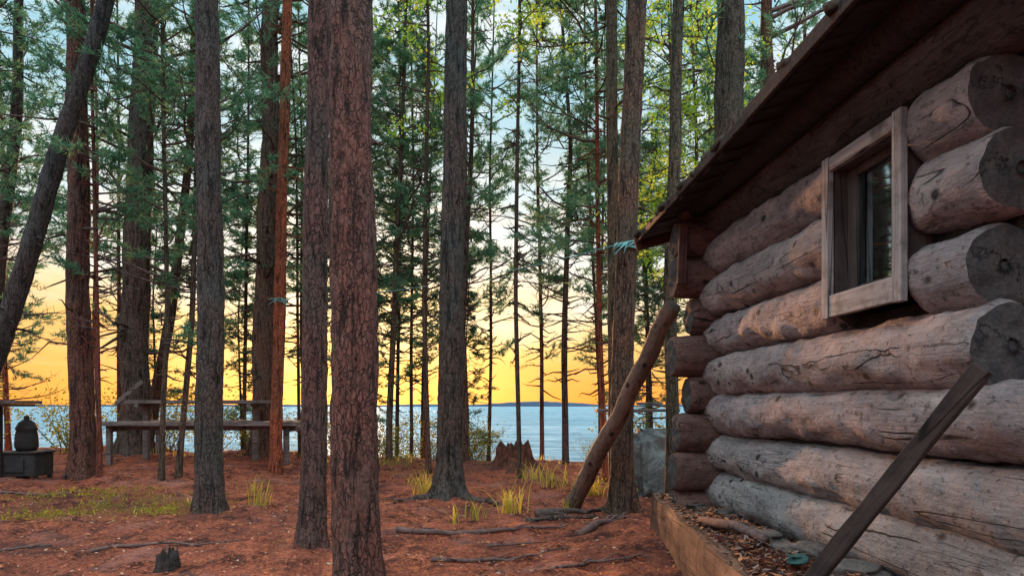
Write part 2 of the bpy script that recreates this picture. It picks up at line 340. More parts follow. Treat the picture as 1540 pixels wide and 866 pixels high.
def tree(x,y,H,rb,path=None,crown=None,color=(1,1,1),label='tall pine with rough bark on the forest floor',seed=0,sides=22,stubs=10,stublen=.35,flare=.55,rot=0.,cs=1.,dz=.11,name='pine_tree',cat='tree',group='pines on the lake shore',top=.25):
    root=obj(name,None,loc=(x,y,g(x,y)),label=label,cat=cat,group=group); root.empty_display_size=.3
    me,(zz,X,Y)=trunk_mesh(path or [(0,0,0),(H,0,0)],H,rb,sides=sides,seed=seed,stubs=stubs,stublen=stublen,flare=flare,dz=dz,top=top)
    i=int(np.searchsorted(zz,min(H-.3,H*.65))); off=(float(X[i]),float(Y[i]))
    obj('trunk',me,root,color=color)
    if crown is not None:
        c=obj('crown',crown,root,loc=(off[0],off[1],0),rot=(0,0,rot)); c.scale=(cs,cs,cs*1.0)
    return root
tree(-.83,4.0,13,.128,[(0,0,0),(3.2,-.05,0),(13,-.2,.2)],CR_TALL[0],(1.1,.82,.77),'thick pine with scaly reddish bark',1,40,14,.12,.2,top=.45,dz=.035)
tree(-1.41,5.2,13,.092,[(0,0,0),(3.9,.055,0),(13,.2,0)],CR_TALL[1],(.9,.74,.74),'slim straight pine with dark reddish bark',2,32,14,.12,.3,rot=1,top=.45,dz=.045)
tree(-.67,7.9,14,.14,[(0,0,0),(5,.07,0),(14,.1,0)],CR_TALL[0],(.64,.76,.78),'straight pine with flared roots by grass tufts',3,30,16,.2,.9,rot=2,top=.5,dz=.05)
tree(-2.82,6.9,14,.125,[(0,0,0),(2,.0,0),(4.8,-.03,0),(14,-.2,0)],CR_TALL[1],(.64,.74,.78),'straight pine with dark grey bark',4,30,16,.16,.4,rot=3,top=.5,dz=.05)
tree(-5.07,8.7,13,.14,[(0,0,0),(5.5,-.08,0),(13,-.3,0)],CR_TALL[0],(1.1,.76,.66),'pine with reddish bark beside the stove',5,20,14,.4,.4,rot=4,top=.45)
tree(-6.0,11.7,15,.23,[(0,0,0),(2,.02,0),(7.5,.22,0),(15,.3,0)],CR_MID[0],(.9,.95,.88),'old broad pine with flared base behind the picnic table',6,24,34,1.9,.75,rot=5,cs=1.15,top=.4)
tree(-3.9,11.5,14,.18,[(0,0,0),(4,.1,0),(9,.2,0),(14,.2,0)],CR_MID[1],(1.1,.96,.8),'broad pine behind the picnic table',7,22,32,1.4,.5,rot=6,cs=1.,top=.35)
tree(-3.2,10.0,12,.085,[(0,0,0),(2.5,.06,0),(6.5,.16,0),(12,.2,0)],CR_TALL[0],(2.4,1.05,.6),'slim orange-barked pine with a rope tied round it',8,16,18,.5,.4,rot=1,top=.5)
tree(1.07,7.1,13,.112,[(0,0,0),(1.6,-.01,0),(4.9,.13,0),(13,.4,0)],CR_TALL[1],(1.0,.85,.66),'pine with turquoise rope tied round it by the cabin',9,28,16,.3,.65,rot=2,top=.5,dz=.05)
tree(1.10,7.8,12,.07,[(0,0,0),(5.5,-.06,0),(12,-.2,0)],CR_TALL[0],(.9,.9,.6),'slim pine standing close behind another',10,16,12,.4,.4,rot=3,top=.6)
tree(1.62,7.5,12,.07,[(0,0,0),(3,0.,0),(5,.07,0),(12,.3,0)],CR_TALL[1],(.8,.95,.7),'slim pine beside the cabin corner',11,16,10,.3,.4,rot=4,top=.6)
tree(2.35,8.0,14,.18,None,CR_TALL[0],(.7,.82,.72),'thick pine behind the cabin roof',12,22,10,.3,.4,rot=0,top=.5)
tree(3.1,9.0,13,.085,None,CR_MID[2],(1.0,.75,.55),'slim pine behind the cabin',13,14,12,.4,.4,rot=2,top=.5)
tree(-6.15,8.0,11,.12,[(0,0,0),(1.3,.55,0),(2.1,.85,0),(3.2,1.15,0),(4.3,1.5,0),(5.9,1.95,0),(11,2.6,0)],CR_TALL[0],(.5,.64,.72),'dark curved leaning trunk',14,20,8,.3,.3,rot=2,top=.4)
tree(-5.35,7.3,9,.05,[(0,0,0),(2,-.0,0),(9,.2,0)],None,(.7,.7,.7),'thin dark young pine',15,12,14,.4,.3,rot=2)
tree(-7.6,10.6,10,.12,[(0,0,0),(2.5,.2,0),(5,.5,0),(10,.6,0)],CR_YNG[0],(.75,.8,.8),'leaning grey pine by the shore',16,16,14,.5,.3,rot=4)
tree(-6.1,12.3,10,.10,[(0,0,0),(2.5,.45,0),(5,.75,0),(10,.9,0)],CR_YNG[1],(.9,.85,.7),'leaning slender pine behind the table',17,14,14,.7,.3,rot=4)
THIN=[trunk_mesh([(0,0,0),(2,random.uniform(-.12,.12),0),(5,random.uniform(-.22,.22),0),(9.,random.uniform(-.25,.25),0)],8.6,.055,top=.3,sides=10,dz=.22,seed=60+i,stubs=60,stublen=.6,flare=.35)[0] for i in range(6)]
thin=[(-4.75,8.5,.55,0),(-4.13,8.7,.6,0),(-4.02,8.9,.7,.03),(-1.9,11.4,.95,0),(-1.72,12.6,.6,0),(-1.6,13,.5,.01),(-1.45,12.3,.6,-.01),
(-.72,11.2,1.,0),(-.4,12.6,.6,0),(.5,12.2,.7,0),(.84,11.6,1.,0),(1.22,9.6,.75,-.05),(1.33,10.8,.5,-.02),
(-3.6,12.9,.6,0),(-3.3,12.6,.6,.02),(-4.6,12.7,.65,0),(-5.1,12.2,.7,.01),(-2.7,12.6,.6,0),(-6.6,12.4,.7,0),(-7.2,12.9,.8,0),(-8.6,12.6,.9,0),(-9.3,12.,.8,0),(-7.,9.6,.6,0),
(2.3,12.5,.8,0),(3.2,12.8,.9,0),(4.6,12.2,1.,0),(3.8,10.6,1.,0),(6.6,12.4,1.,0),(-10.5,12.7,1.1,0),(-.95,12.9,.6,0),(-2.05,13.1,.7,0),(1.5,12.6,.6,0),
(-4.3,13.,.6,.01),(-3.05,13.,.5,.01),(-2.4,12.2,.55,0),(1.9,13.,.6,0),(-3.42,11.9,.5,.0)]
for i,(x,y,s,tl) in enumerate(thin):
    root=obj('young_pine_tree',None,loc=(x,y,g(x,y)),rot=(random.uniform(-.02,.02),tl+random.uniform(-.03,.03),0),label='thin young pine with sparse feathery branches',cat='tree',group='thin young pines along the shore'); root.empty_display_size=.2
    t=obj('trunk',THIN[i%6],root,rot=(0,0,random.uniform(0,6)),color=random.choice([(1.5,.8,.6),(.9,.95,.8),(2.4,.9,.5),(.9,.85,.8)])); t.scale=(s*1.0,s*1.0,1)
    c=obj('crown',CR_YNG[(i*5)%6] if i%2 else CR_YNG[(i//2)%6],root,rot=(0,0,random.uniform(0,6.28))); c.scale=(random.uniform(.8,1.2),)*2+(random.uniform(.84,1.14),)
for (x,y,s) in [(-.75,12.9,.55),(-6.3,13.1,.7),(-2.6,13.4,.65),(-9.2,13.2,.9),(2.2,11.6,.8),(-4.9,13.4,.7)]:
    root=obj('spruce_tree',None,loc=(x,y,g(x,y)),label='small dark spruce at the water edge',cat='tree',group='small spruces at the water')
    t=obj('trunk',THIN[0],root,color=(.7,.7,.7)); t.scale=(s*.7,s*.7,s*.75)
    c=obj('crown',CR_SPR[int(s*100)%2],root,rot=(0,0,x)); c.scale=(s,s,s)
for (x,y,s,r,zo) in [(2.55,10.2,1.,0,0),(1.95,9.0,.72,2,.9),(.1,9.6,.85,1,3.3),(-1.2,10.6,1.,3,2.9),(1.9,8.7,.5,1,1.)]:
    root=obj('birch_tree',None,loc=(x,y,g(x,y)),label='slender birch with bright green leaves',cat='tree',group='birches among the pines')
    t=obj('trunk',THIN[2],root,color=(.9,.9,.8)); t.scale=(s*.7,s*.7,1.25 if zo>2 else .9)
    c=obj('crown',CR_BIR[r%2],root,rot=(0,0,r),loc=(0,0,zo)); c.scale=(s,s,s)
def shrub(seed,h,w,n):
    rs=random.Random(seed); b=B(); L=[]
    for i in range(n):
        a=rs.uniform(0,6.28); p=Vector((rs.gauss(0,.06),rs.gauss(0,.06),-.05)); d=Vector((math.cos(a)*w,math.sin(a)*w,h)).normalized(); pts=[p.copy()]; LL=h*rs.uniform(.5,1.1)
        for s in range(5):
            d=(d+Vector((rs.uniform(-.2,.2),rs.uniform(-.2,.2),rs.uniform(-.12,.1)))).normalized(); p=p+d*LL/5; pts.append(p.copy())
            for _ in range(int(4+s*3)): L.append((p.x+rs.gauss(0,.08),p.y+rs.gauss(0,.08),p.z+rs.gauss(0,.07)))
        tube(b,pts,[.007,.006,.005,.004,.003,.002],3,0,False)
    leaves(b,L,(.03,.055),1,.1); return b.mesh('shrub',[TWIG,LEAFD],False)
SH=[shrub(i,1.1,.6,22) for i in range(3)]
for i,(x,y,s) in enumerate([(-8.6,11.2,1.1),(-7.6,12.6,1.2),(-6.8,11.6,.9),(-5.2,12.9,1.1),(-4.4,12.6,.8),(-3.5,13,1.),(-2.9,12.3,.9),(-2.3,12.8,1.),(-1.9,13,.9),(-1.35,12.6,.8),(-.75,12.3,.9),(-.45,12.7,.5),(1.35,12.7,.5),(-9.7,12.4,1.3),(-6.1,13.1,1.2),(2.2,12.5,1.2),(-7.3,9.9,.8),(-.6,11.6,.6)]):
    o=obj('shrub',SH[i%3],loc=(x,y,g(x,y)),rot=(0,0,i),label='leafy low shrub on the lake bank',cat='bush',group='shrubs along the bank'); o.scale=(s,s,s)
# ------------------------------------------------------------ stuff on the floor
def litter(n,xr,yr,zf,sz,name,mats,label):
    b=B(); X=RNG.uniform(*xr,n);Y=yr[0]+(yr[1]-yr[0])*RNG.uniform(0,1,n)**1.4
    for x,y in zip(X,Y):
        z=zf(x,y)+.012+.035*noise.noise(Vector((x*5,y*5,1))); s=random.uniform(*sz); a=random.uniform(0,6.28); q=Vector((math.cos(a),math.sin(a),random.uniform(-.3,.3)))*s; r=Vector((-math.sin(a),math.cos(a),random.uniform(-.4,.4)))*s*random.uniform(.12,.6); c=Vector((x,y,z))
        b.add([c-q,c+r*.9+Vector((0,0,s*.2)),c+q,c-r],[(0,1,2,3)],random.choice([0,0,1,1,1,2,3]))
    obj(name,b.mesh(name,mats,False),kind='stuff',label=label)
LM=[m_simple('leaf_rust',(.3,.1,.045),(.6,.22,.09),5.),m_simple('leaf_brown',(.07,.03,.022),(.18,.08,.05),5.),m_simple('leaf_pale',(.3,.19,.14),(.5,.33,.23),5.),m_simple('leaf_red',(.26,.06,.045),(.42,.12,.07),5.)]
litter(24000,(-7.5,3),(2.6,12.8),lambda x,y:g(x,y),(.006,.021),'fallen_leaves',LM,'fallen needles, bark flakes and leaves')
b=B()
def tuft(x,y,n,h,sp,rs=random):
    for i in range(n):
        a=rs.uniform(0,6.28); bx=x+rs.gauss(0,sp*.35); by=y+rs.gauss(0,sp*.35); H=h*rs.uniform(.4,1.1); le=rs.uniform(.2,1.)*H; w=.005
        z=g(bx,by); d=Vector((math.cos(a),math.sin(a),0)); pw=Vector((-d.y,d.x,0))*w; P=[Vector((bx,by,z))+d*le*t*t+Vector((0,0,H*(t-.35*t*t*le/H))) for t in (0,.35,.7,1.)]
        b.add([P[0]-pw,P[0]+pw,P[1]-pw,P[1]+pw,P[2]-pw*.7,P[2]+pw*.7,P[3]],[(0,1,3,2),(2,3,5,4),(4,5,6)])
for (x,y,n,h,s) in [(-.02,7.0,60,.33,.18),(-.3,6.4,14,.24,.14),(-.48,6.2,8,.22,.06),(-.98,8.2,46,.34,.14),(-.88,8.6,20,.26,.1),(.45,8.7,40,.32,.4),(.2,9.2,24,.28,.35),(.9,8.4,60,.28,.2),(-2.9,8.3,12,.26,.25),(-1.2,9.5,14,.22,.3),(.55,7.3,16,.18,.1),(-1.8,11.3,50,.12,.5),(1.25,8.1,40,.2,.2),(-2.45,7.2,18,.3,.14)]: tuft(x,y,n,h,s)
for i in range(18): tuft(random.gauss(-3.7,.7),random.gauss(7.1,.4),5,.07,.25)
for i in range(40): tuft(random.uniform(-7,1.5),random.uniform(11,13),6,.16,.3)
obj('grass',b.mesh('grass',[GRASS],False),kind='stuff',label='yellow-green grass tufts and blueberry sprigs')
b=B(); L=[]
cl_=[(random.gauss(-3.8,.75),random.gauss(7.1,.4)) for _ in range(22)]
for i in range(1300):
    cx,cy=random.choice(cl_); x=random.gauss(cx,.12);y=random.gauss(cy,.1); L.append((x,y,g(x,y)+random.uniform(.01,.07)))
for i in range(220):
    x=random.gauss(.95,.12);y=random.gauss(8.3,.12); L.append((x,y,g(x,y)+random.uniform(.02,.2)))
leaves(b,L,(.018,.034),0,-.1); obj('moss',b.mesh('moss',[m_needle('sprig_leaves',(.09,.10,.02),(.34,.29,.05),.4)],False),kind='stuff',label='low mossy sprigs on the forest floor')
def stick(pts,r,label,name='fallen_branch',cat='branch',m=TWIG,z=.015):
    x0,y0=pts[0]; b=B(); P=[]
    for k in range(len(pts)-1):
        for t in (0,.25,.5,.75): 
            x=pts[k][0]*(1-t)+pts[k+1][0]*t; y=pts[k][1]*(1-t)+pts[k+1][1]*t; P.append((x+random.uniform(-.03,.03),y+random.uniform(-.03,.03)))
    P.append(pts[-1]); n=len(P)
    tube(b,[(x-x0,y-y0,g(x,y)-g(x0,y0)+z+random.uniform(-r*.4,r*.6)) for x,y in P],[r*(1-.75*k/(n-1))*random.uniform(.8,1.2) for k in range(n)],8)
    for k in range(1,n-1,2):
        x,y=P[k]; a=random.uniform(0,6.28); zz=g(x,y)-g(x0,y0)+z; l=random.uniform(.06,.22)
        tube(b,[(x-x0,y-y0,zz),(x-x0+l*.5*math.cos(a),y-y0+l*.5*math.sin(a),zz+.03),(x-x0+l*math.cos(a+.3),y-y0+l*math.sin(a+.3),zz+.02)],[r*.4,r*.25,r*.1],5)
    obj(name,b.mesh(name,[m]),loc=(x0,y0,g(x0,y0)),label=label,cat=cat,group='branches and roots on the floor')
STK=m_simple('dry_branch',(.06,.035,.032),(.2,.12,.105),22.,.9,.02)
stick([(-.92,5.75),(-.3,5.7),(.1,5.85),(.45,5.85)],.026,'long dead branch lying on needles',m=STK)
stick([(-.5,4.75),(0,4.85),(.35,5.0)],.016,'short dead branch lying on needles',m=STK)
stick([(-.2,5.2),(.25,5.27)],.012,'thin dead twig on needles',m=STK)
stick([(.5,5.5),(.9,6.2),(1.05,6.9)],.035,'surface root crossing the floor','tree_root','root',m=STK)
stick([(.2,4.3),(.5,4.6),(.85,4.75)],.016,'surface root near the terrace','tree_root','root',m=STK)
stick([(.25,6.6),(.6,7.2),(1.,7.2)],.045,'dark root by the pine foot','tree_root','root',z=.015)
stick([(.1,6.2),(.45,6.3),(.75,6.75),(1.0,7.0)],.03,'surface root reaching from a pine','tree_root','root',m=BARK,z=.01)
stick([(-6.2,7.2),(-5.2,7.5),(-4.3,7.6)],.03,'long fallen branch in the moss',m=STK)
stick([(-5.8,5.9),(-4.9,6.3),(-4.2,6.2)],.02,'fallen branch on the floor',m=STK)
stick([(-4.6,5.2),(-3.9,5.0),(-3.3,5.3)],.022,'dark fallen branch on the floor',m=TWIG)
stick([(-2.9,5.1),(-2.4,5.3),(-1.9,5.2)],.014,'thin dead twig on needles',m=STK)
stick([(-.63,7.9),(-.2,7.6),(-.05,7.3)],.05,'root spreading from a pine','tree_root','root',m=BARK,z=.0)
stick([(-.7,7.9),(-1.,7.7),(-1.2,7.4)],.05,'root spreading from a pine','tree_root','root',m=BARK,z=.0)
def stump(x,y,r,h,m,label,seed,jag=1.,fl=.6):
    b=B(); S=64; R=16; vs=[]; fs=[]
    for i in range(R+1):
        for k in range(S):
            a=6.2832*k/S; top=h*(.62+jag*.25*noise.noise(Vector((math.cos(a)*1.1+seed,math.sin(a)*1.1,0)))+jag*.42*noise.noise(Vector((math.cos(a)*3.6,math.sin(a)*3.6,seed)))+jag*.2*noise.noise(Vector((math.cos(a)*11,math.sin(a)*11,seed))))
            t=i/R; rr=r*(1+fl*math.exp(-t*4.5)*(1+.5*math.sin(4*a+seed)))*(1-.15*t)*(1+.15*noise.noise(Vector((math.cos(a)*3,math.sin(a)*3,t*2+seed)))+.14*noise.noise(Vector((math.cos(a)*9,math.sin(a)*9,t*2))))
            vs.append((rr*math.cos(a),rr*math.sin(a),-.1+(top+.1)*t))
    for i in range(R):
        for k in range(S): k2=(k+1)%S; fs.append((i*S+k,i*S+k2,(i+1)*S+k2,(i+1)*S+k))
    o=len(vs)
    for k in range(S): p=vs[R*S+k]; vs.append((p[0]*.6,p[1]*.6,h*.5+.1*noise.noise(Vector((k*.4,seed,0)))))
    for k in range(S): k2=(k+1)%S; fs.append((R*S+k,R*S+k2,o+k2,o+k))
    c=len(vs); vs.append((0,0,h*.52))
    for k in range(S): fs.append((o+k,o+(k+1)%S,c))
    b.add(vs,fs); obj('tree_stump',b.mesh('tree_stump',[m]),loc=(x,y,g(x,y)),label=label,cat='stump')
stump(.03,10.6,.25,.42,STUMP,'jagged reddish-brown rotten stump on the bank',8,.7,.8)
stump(-2.1,4.5,.07,.15,m_simple('charred_wood',(.015,.012,.012),(.07,.05,.045),14.,.95,.04,1.),'small blackened stump on the needles',5,1.,1.2)
# ------------------------------------------------------------ picnic table
def part(name,boxes,m,parent,bev=.006,label=None,loc=(0,0,0)):
    b=B()
    for bx in boxes: box(b,bx[0],bx[1],0,bx[2] if len(bx)>2 else None)
    return obj(name,b.mesh(name,[m],False),parent,bevel=bev,label=label,loc=loc)
pt=obj('picnic_table',None,loc=(-4.45,10.8,g(-4.45,10.8)+.04),label='weathered plank picnic table with long benches',cat='table')
ry=lambda a:Matrix.Rotation(a,3,'Y'); rx=lambda a:Matrix.Rotation(a,3,'X'); rz=lambda a:Matrix.Rotation(a,3,'Z')
part('tabletop',[((-.1,(k-1)*.2,.8+random.uniform(-.003,.003)),(2.2,.185,.05)) for k in range(3)]+[((-.9,0,.75),(.06,.6,.05)),((.7,0,.75),(.06,.6,.05))],PLANK,pt)
part('seat',[((.15,-.66,.5),(2.75,.24,.06)),((.15,-.545,.44),(2.6,.03,.07))],PLANK,pt)
part('seat',[((.15,.75,.5),(2.6,.24,.045))],PLANK,pt)
for X in (-1.08,1.35):
    part('leg',[((X,-.66,.2),(.07,.07,.54)),((X,.75,.2),(.07,.07,.54)),((X,.04,.42),(.05,1.5,.07))],PLANK,pt)
for X in (-.9,.7): part('leg',[((X,0,.35),(.08,.08,.8))],PLANK,pt)
part('backrest',[((-1.0,-.3,.93),(.5,.03,.06),ry(-.7))],PLANK,pt,label='slanting loose board propped on the table end')
sb=obj('wooden_table',None,loc=(-6.2,8.4,g(-6.2,8.4)),label='rough plank table by the leaning pine',cat='table')
part('tabletop',[((.0,0,.90),(1.4,.5,.035)),((.0,.0,.865),(1.3,.4,.03))],PLANK,sb)
for X in(-.55,.3): part('leg',[((X,.1,.42),(.05,.05,.87))],PLANKD,sb)
st=obj('iron_stove',None,loc=(-5.72,8.7,g(-5.72,8.7)),label='dull iron camp stove with a lidded pot on top',cat='stove')
part('body',[((0,0,.16),(.42,.36,.26)),((0,0,.305),(.46,.40,.03))],IRON,st,.03)
for X in(-.19,.19):
    for Y in(-.13,.13): part('leg',[((X,Y,.0),(.04,.04,.1))],IRON,st)
b=B(); prof=[(.0,.32),(.10,.32),(.125,.37),(.12,.5),(.105,.56),(.12,.57),(.115,.59),(.08,.66),(.03,.68),(.03,.73),(.0,.735)]
vs=[];fs=[]
for r,z in prof:
    for k in range(24): a=6.2832*k/24; vs.append((r*math.cos(a),r*math.sin(a),z))
for i in range(len(prof)-1):
    for k in range(24): k2=(k+1)%24; fs.append((i*24+k,i*24+k2,(i+1)*24+k2,(i+1)*24+k))
b.add(vs,fs); obj('pot',b.mesh('pot',[IRON]),st)
b=B(); tube(b,[(.12*math.cos(t),0,.5+.2*math.sin(t)) for t in np.linspace(.1,3.04,14)],[.005]*14,6); obj('handle',b.mesh('handle',[IRON]),st)
part('door',[((-.02,-.19,.16),(.22,.02,.16))],IRON,st,.006)
def rock(name,x,y,s,m,label,cat,seed,z=None,sub=4,am=.22,group=None,fold=0.,pw=.6):
    bm=bmesh.new(); bmesh.ops.create_icosphere(bm,subdivisions=sub,radius=1)
    for v in bm.verts:
        p=v.co.copy(); q=Vector([math.copysign(abs(c)**pw,c) for c in p]); q*=1+am*noise.noise(p*1.4+Vector((seed,0,0)))+.06*noise.noise(p*4+Vector((seed,0,0)))
        if fold: q*=1-fold*abs(noise.noise(Vector((p.x*3.2,p.y*3.2,p.z*1.0+seed))))-fold*.3*abs(noise.noise(Vector((p.x*7,p.y*7,p.z*2))))
        v.co=Vector((q.x*s[0],q.y*s[1],q.z*s[2]))
    me=bpy.data.meshes.new(name); bm.to_mesh(me); bm.free(); me.materials.append(m); me.polygons.foreach_set('use_smooth',[True]*len(me.polygons))
    return obj(name,me,loc=(x,y,(g(x,y) if z is None else z)+s[2]*.6),rot=(0,0,seed),label=label,cat=cat,group=group)
rock('tarp_pile',1.77,8.75,(.42,.32,.48),TARP,'pile covered by a crumpled grey tarp under a plank','tarp',.1,am=.2,fold=.36,sub=5,pw=.42)
sc=obj('wooden_shelf',None,loc=(1.45,8.6,g(1.45,8.6)),label='narrow plank counter between tree and cabin',cat='shelf')
part('tabletop',[((0,0,.97),(.95,.3,.035)),((.15,-.02,1.05),(.3,.05,.03))],PLANK,sc)
for X in(-.2,.4): part('leg',[((X,.1,.45),(.05,.05,.98))],PLANK,sc)
# ------------------------------------------------------------ cabin
ANG=math.atan(.0565)
CB=obj('log_cabin',None,loc=(1.665,2.5,0),rot=(0,0,ANG),label='weathered log cabin with small window and low plank roof',cat='cabin')
def log_mesh(L,r0,r1,seed,sides=40):
    b=B(); nseg=max(4,int(L/.022)); vs=[];fs=[]
    for i in range(nseg+1):
        t=i/nseg; r=r0+(r1-r0)*t; x=L*t
        oy=.024*noise.noise(Vector((x*.9,seed,0))); oz=.022*noise.noise(Vector((x*.9,seed,7)))
        for k in range(sides):
            a=6.2832*k/sides; ca,sa=math.cos(a),math.sin(a)
            rr=r*(1+.09*noise.noise(Vector((x*2.5+seed*3,ca*1.2,sa*1.2)))+.08*noise.noise(Vector((x*6+seed,ca*2.2,sa*2.2)))+.04*noise.noise(Vector((x*20,ca*7,sa*7+seed))))
            kx=noise.noise(Vector((x*5+seed*9,ca*1.8,sa*1.8))); rr+=r*.25*max(0,kx-.34)
            if i in(0,nseg): rr*=.9
            elif i in(1,nseg-1): rr*=.97
            vs.append((x,oy+ca*rr,oz+sa*rr))
    for i in range(nseg):
        for k in range(sides): k2=(k+1)%sides; fs.append((i*sides+k,(i+1)*sides+k,(i+1)*sides+k2,i*sides+k2))
    b.add(vs,fs,0); o=(nseg)*sides
    for (xx,oo,sg) in ((0,0,1),(L,o,-1)):
        cy=sum(vs[oo+k][1] for k in range(sides))/sides; cz=sum(vs[oo+k][2] for k in range(sides))/sides
        ring=[(xx,vs[oo+k][1],vs[oo+k][2]) for k in range(sides)]; pts=list(ring); ff=[]
        for q in range(1,6):
            f=1-q/6
            for k in range(sides):
                yy=cy+(ring[k][1]-cy)*f; z2=cz+(ring[k][2]-cz)*f; pts.append((xx+sg*-.022*noise.noise(Vector((yy*14,z2*14,seed)))-sg*.014*(1-f),yy,z2))
        for q in range(5):
            for k in range(sides): k2=(k+1)%sides; ff.append((q*sides+k,q*sides+k2,(q+1)*sides+k2,(q+1)*sides+k) if sg>0 else (q*sides+k,(q+1)*sides+k,(q+1)*sides+k2,q*sides+k2))
        pts.append((xx,cy,cz)); c=len(pts)-1
        for k in range(sides): k2=(k+1)%sides; ff.append((5*sides+k,5*sides+k2,c))
        b.add(pts,ff,1)
    return b.mesh('log',[LOG,END])
def wall(label,boxes):
    b=B()
    for c,s in boxes: box(b,c,s)
    return obj('wall',b.mesh('wall',[SHED],False),CB,label=label)
rows=[.41,.675,.945,1.215,1.49,1.775,2.06,2.33]
w1=wall('long log wall with a small window',[((.03,1.6,.86),(.08,2.7,1.1)),((.03,2.05,1.87),(.08,1.95,.94)),((.03,.22,1.87),(.08,.26,.94)),((.03,.65,2.28),(.08,.75,.25))])
y0,y1=0.,3.1
tints=[(.80,.88,.90),(.90,.93,.95),(1.0,.96,.98),(1.05,1.,1.),(.95,.94,.97),(1.0,.98,.98),(.88,.86,.88),(.26,.25,.27)]  # last tint is near black: deep eave shade put into the top log
for i,z in enumerate(rows):
    ext=[.42,.40,.38,.04,-.02,.05,.0,.3][i]; fy=y1-[.02,.0,.05,.0,.04,.02,.06,.0][i]
    r0=[.145,.138,.142,.136,.142,.148,.144,.14][i]; r1=[.150,.138,.138,.152,.150,.154,.154,.15][i]
    segs=[(fy,-ext)]
    if i in(4,5,6): segs=[(fy,.93),(.36,-ext)]
    for s,(a,c) in enumerate(segs):
        L=a-c; me=log_mesh(L,r0 if s==0 else r1*.98,(r0+(r1-r0)*L/3.1) if s==0 else r1,i*3.3+s)
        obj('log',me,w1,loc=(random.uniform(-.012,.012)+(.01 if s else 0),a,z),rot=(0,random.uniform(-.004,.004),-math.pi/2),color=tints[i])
def crosswall(y,xa,xb,label,rws,tint,rr=(.138,.15),xbk=.35,jx=.05):
    w=wall(label,[(((xbk+3.3)/2,y,1.36),(3.3-xbk,.08,2.3))])
    for i,z in enumerate(rws):
        xs_=xa+random.uniform(-jx,jx); me=log_mesh(xb-xs_,random.uniform(*rr),.145,20+i+y*5)
        obj('log',me,w,loc=(xs_,y+random.uniform(-.03,.03),z),color=tint)
crosswall(2.84,-.29,3.4,'far gable wall of crossed logs',[z-.14 for z in rows]+[2.47],(.46,.29,.24),(.125,.155),jx=.07)  # warm tint carries the sunset light in the log colour
crosswall(.17,.10,3.4,'near gable wall of crossed logs',[z-.14 for z in rows]+[2.47],(.35,.34,.37),(.14,.145),.03,jx=.005)  # dark tint puts the near corner shadow into the log colour
w3=wall('long log wall facing the trees',[((3.15,1.55,1.36),(.08,2.8,2.1))])
lm=log_mesh(3.3,.14,.15,50)
for z in rows: obj('log',lm,w3,loc=(3.15,3.2,z),rot=(0,0,-math.pi/2))
win=obj('window',None,CB,loc=(-.148,.64,1.77),label='small window with weathered grey board casing')
hw,hh=.318,.365; bw=.062; bb=.10
part('frame',[((0,0,-hh+bb/2),(.03,2*hw-2*bw-.002,bb))],PLANKY,win,.004); part('frame',[((0,0,hh-bw/2),(.03,2*hw-2*bw-.002,bw))],PLANKY,win,.004)
part('frame',[((-.004,-hw+bw/2,0),(.03,bw,2*hh+.01))],PLANKW,win,.004); part('frame',[((-.004,hw-bw/2,0),(.03,bw,2*hh+.01))],PLANKW,win,.004)
iw=hw-bw; zb=-hh+bb; zt_=hh-bw; zc=(zb+zt_)/2; ih=(zt_-zb)/2
part('jamb',[((.105,-iw-.012,zc),(.175,.02,2*ih+.04)),((.105,iw+.012,zc),(.175,.02,2*ih+.04)),((.105,0,zb-.012),(.175,2*iw,.02)),((.105,0,zt_+.012),(.175,2*iw,.02))],SASH,win,.002)
sx=.09; sw=.035
part('sash',[((sx,-iw+sw/2,zc),(.03,sw,2*ih-.002)),((sx,iw-sw/2-.02,zc),(.03,sw+.04,2*ih-.002)),((sx,0,zb+sw/2),(.026,2*iw-2*sw,sw)),((sx,0,zt_-sw/2),(.026,2*iw-2*sw,sw))],SASH,win,.003)
b=B(); box(b,(sx,0,zc),(.004,2*iw-.05,2*ih-.05)); obj('pane',b.mesh('pane',[GLASS],False),win)
b=B(); nn=40; vs=[];fs=[]
for i in range(nn+1):
    yy=-iw+i*(iw*.9)/nn; xx=sx+.03+.012*math.sin(i*1.1)+.006*math.sin(i*2.7); vs+=[(xx,yy,zb),(xx+.004*math.sin(i*3),yy,zt_)]
for i in range(nn): fs.append((2*i,2*i+2,2*i+3,2*i+1))
b.add(vs,fs); obj('curtain',b.mesh('curtain',[CLOTH]),win)
b=B(); box(b,(.55,0,0),(.6,1.2,1.)); o=obj('interior',b.mesh('interior',[DARKIN],False),win,label='dark room behind the glass')
bm=bmesh.new(); bm.from_mesh(o.data); bm.faces.ensure_lookup_table()
f=min(bm.faces,key=lambda f:f.calc_center_median().x); bmesh.ops.delete(bm,geom=[f],context='FACES'); bm.to_mesh(o.data); bm.free()
b=B(); tube(b,[(-.2,3.25,2.41),(-.2,1.5,2.41),(-.2,-.6,2.42)],[.075,.08,.085],14); obj('eave_shade_pole',b.mesh('eave_shade_pole',[ROOFM]),CB,label='added dark pole standing in for the eave shade')  # dark pole added to fill the band of shade below the eave
slope=math.radians(17); b=B(); rx0=-.45; ridge=1.55
y=-1.3; i=0; Ls=(ridge-rx0)/math.cos(slope)
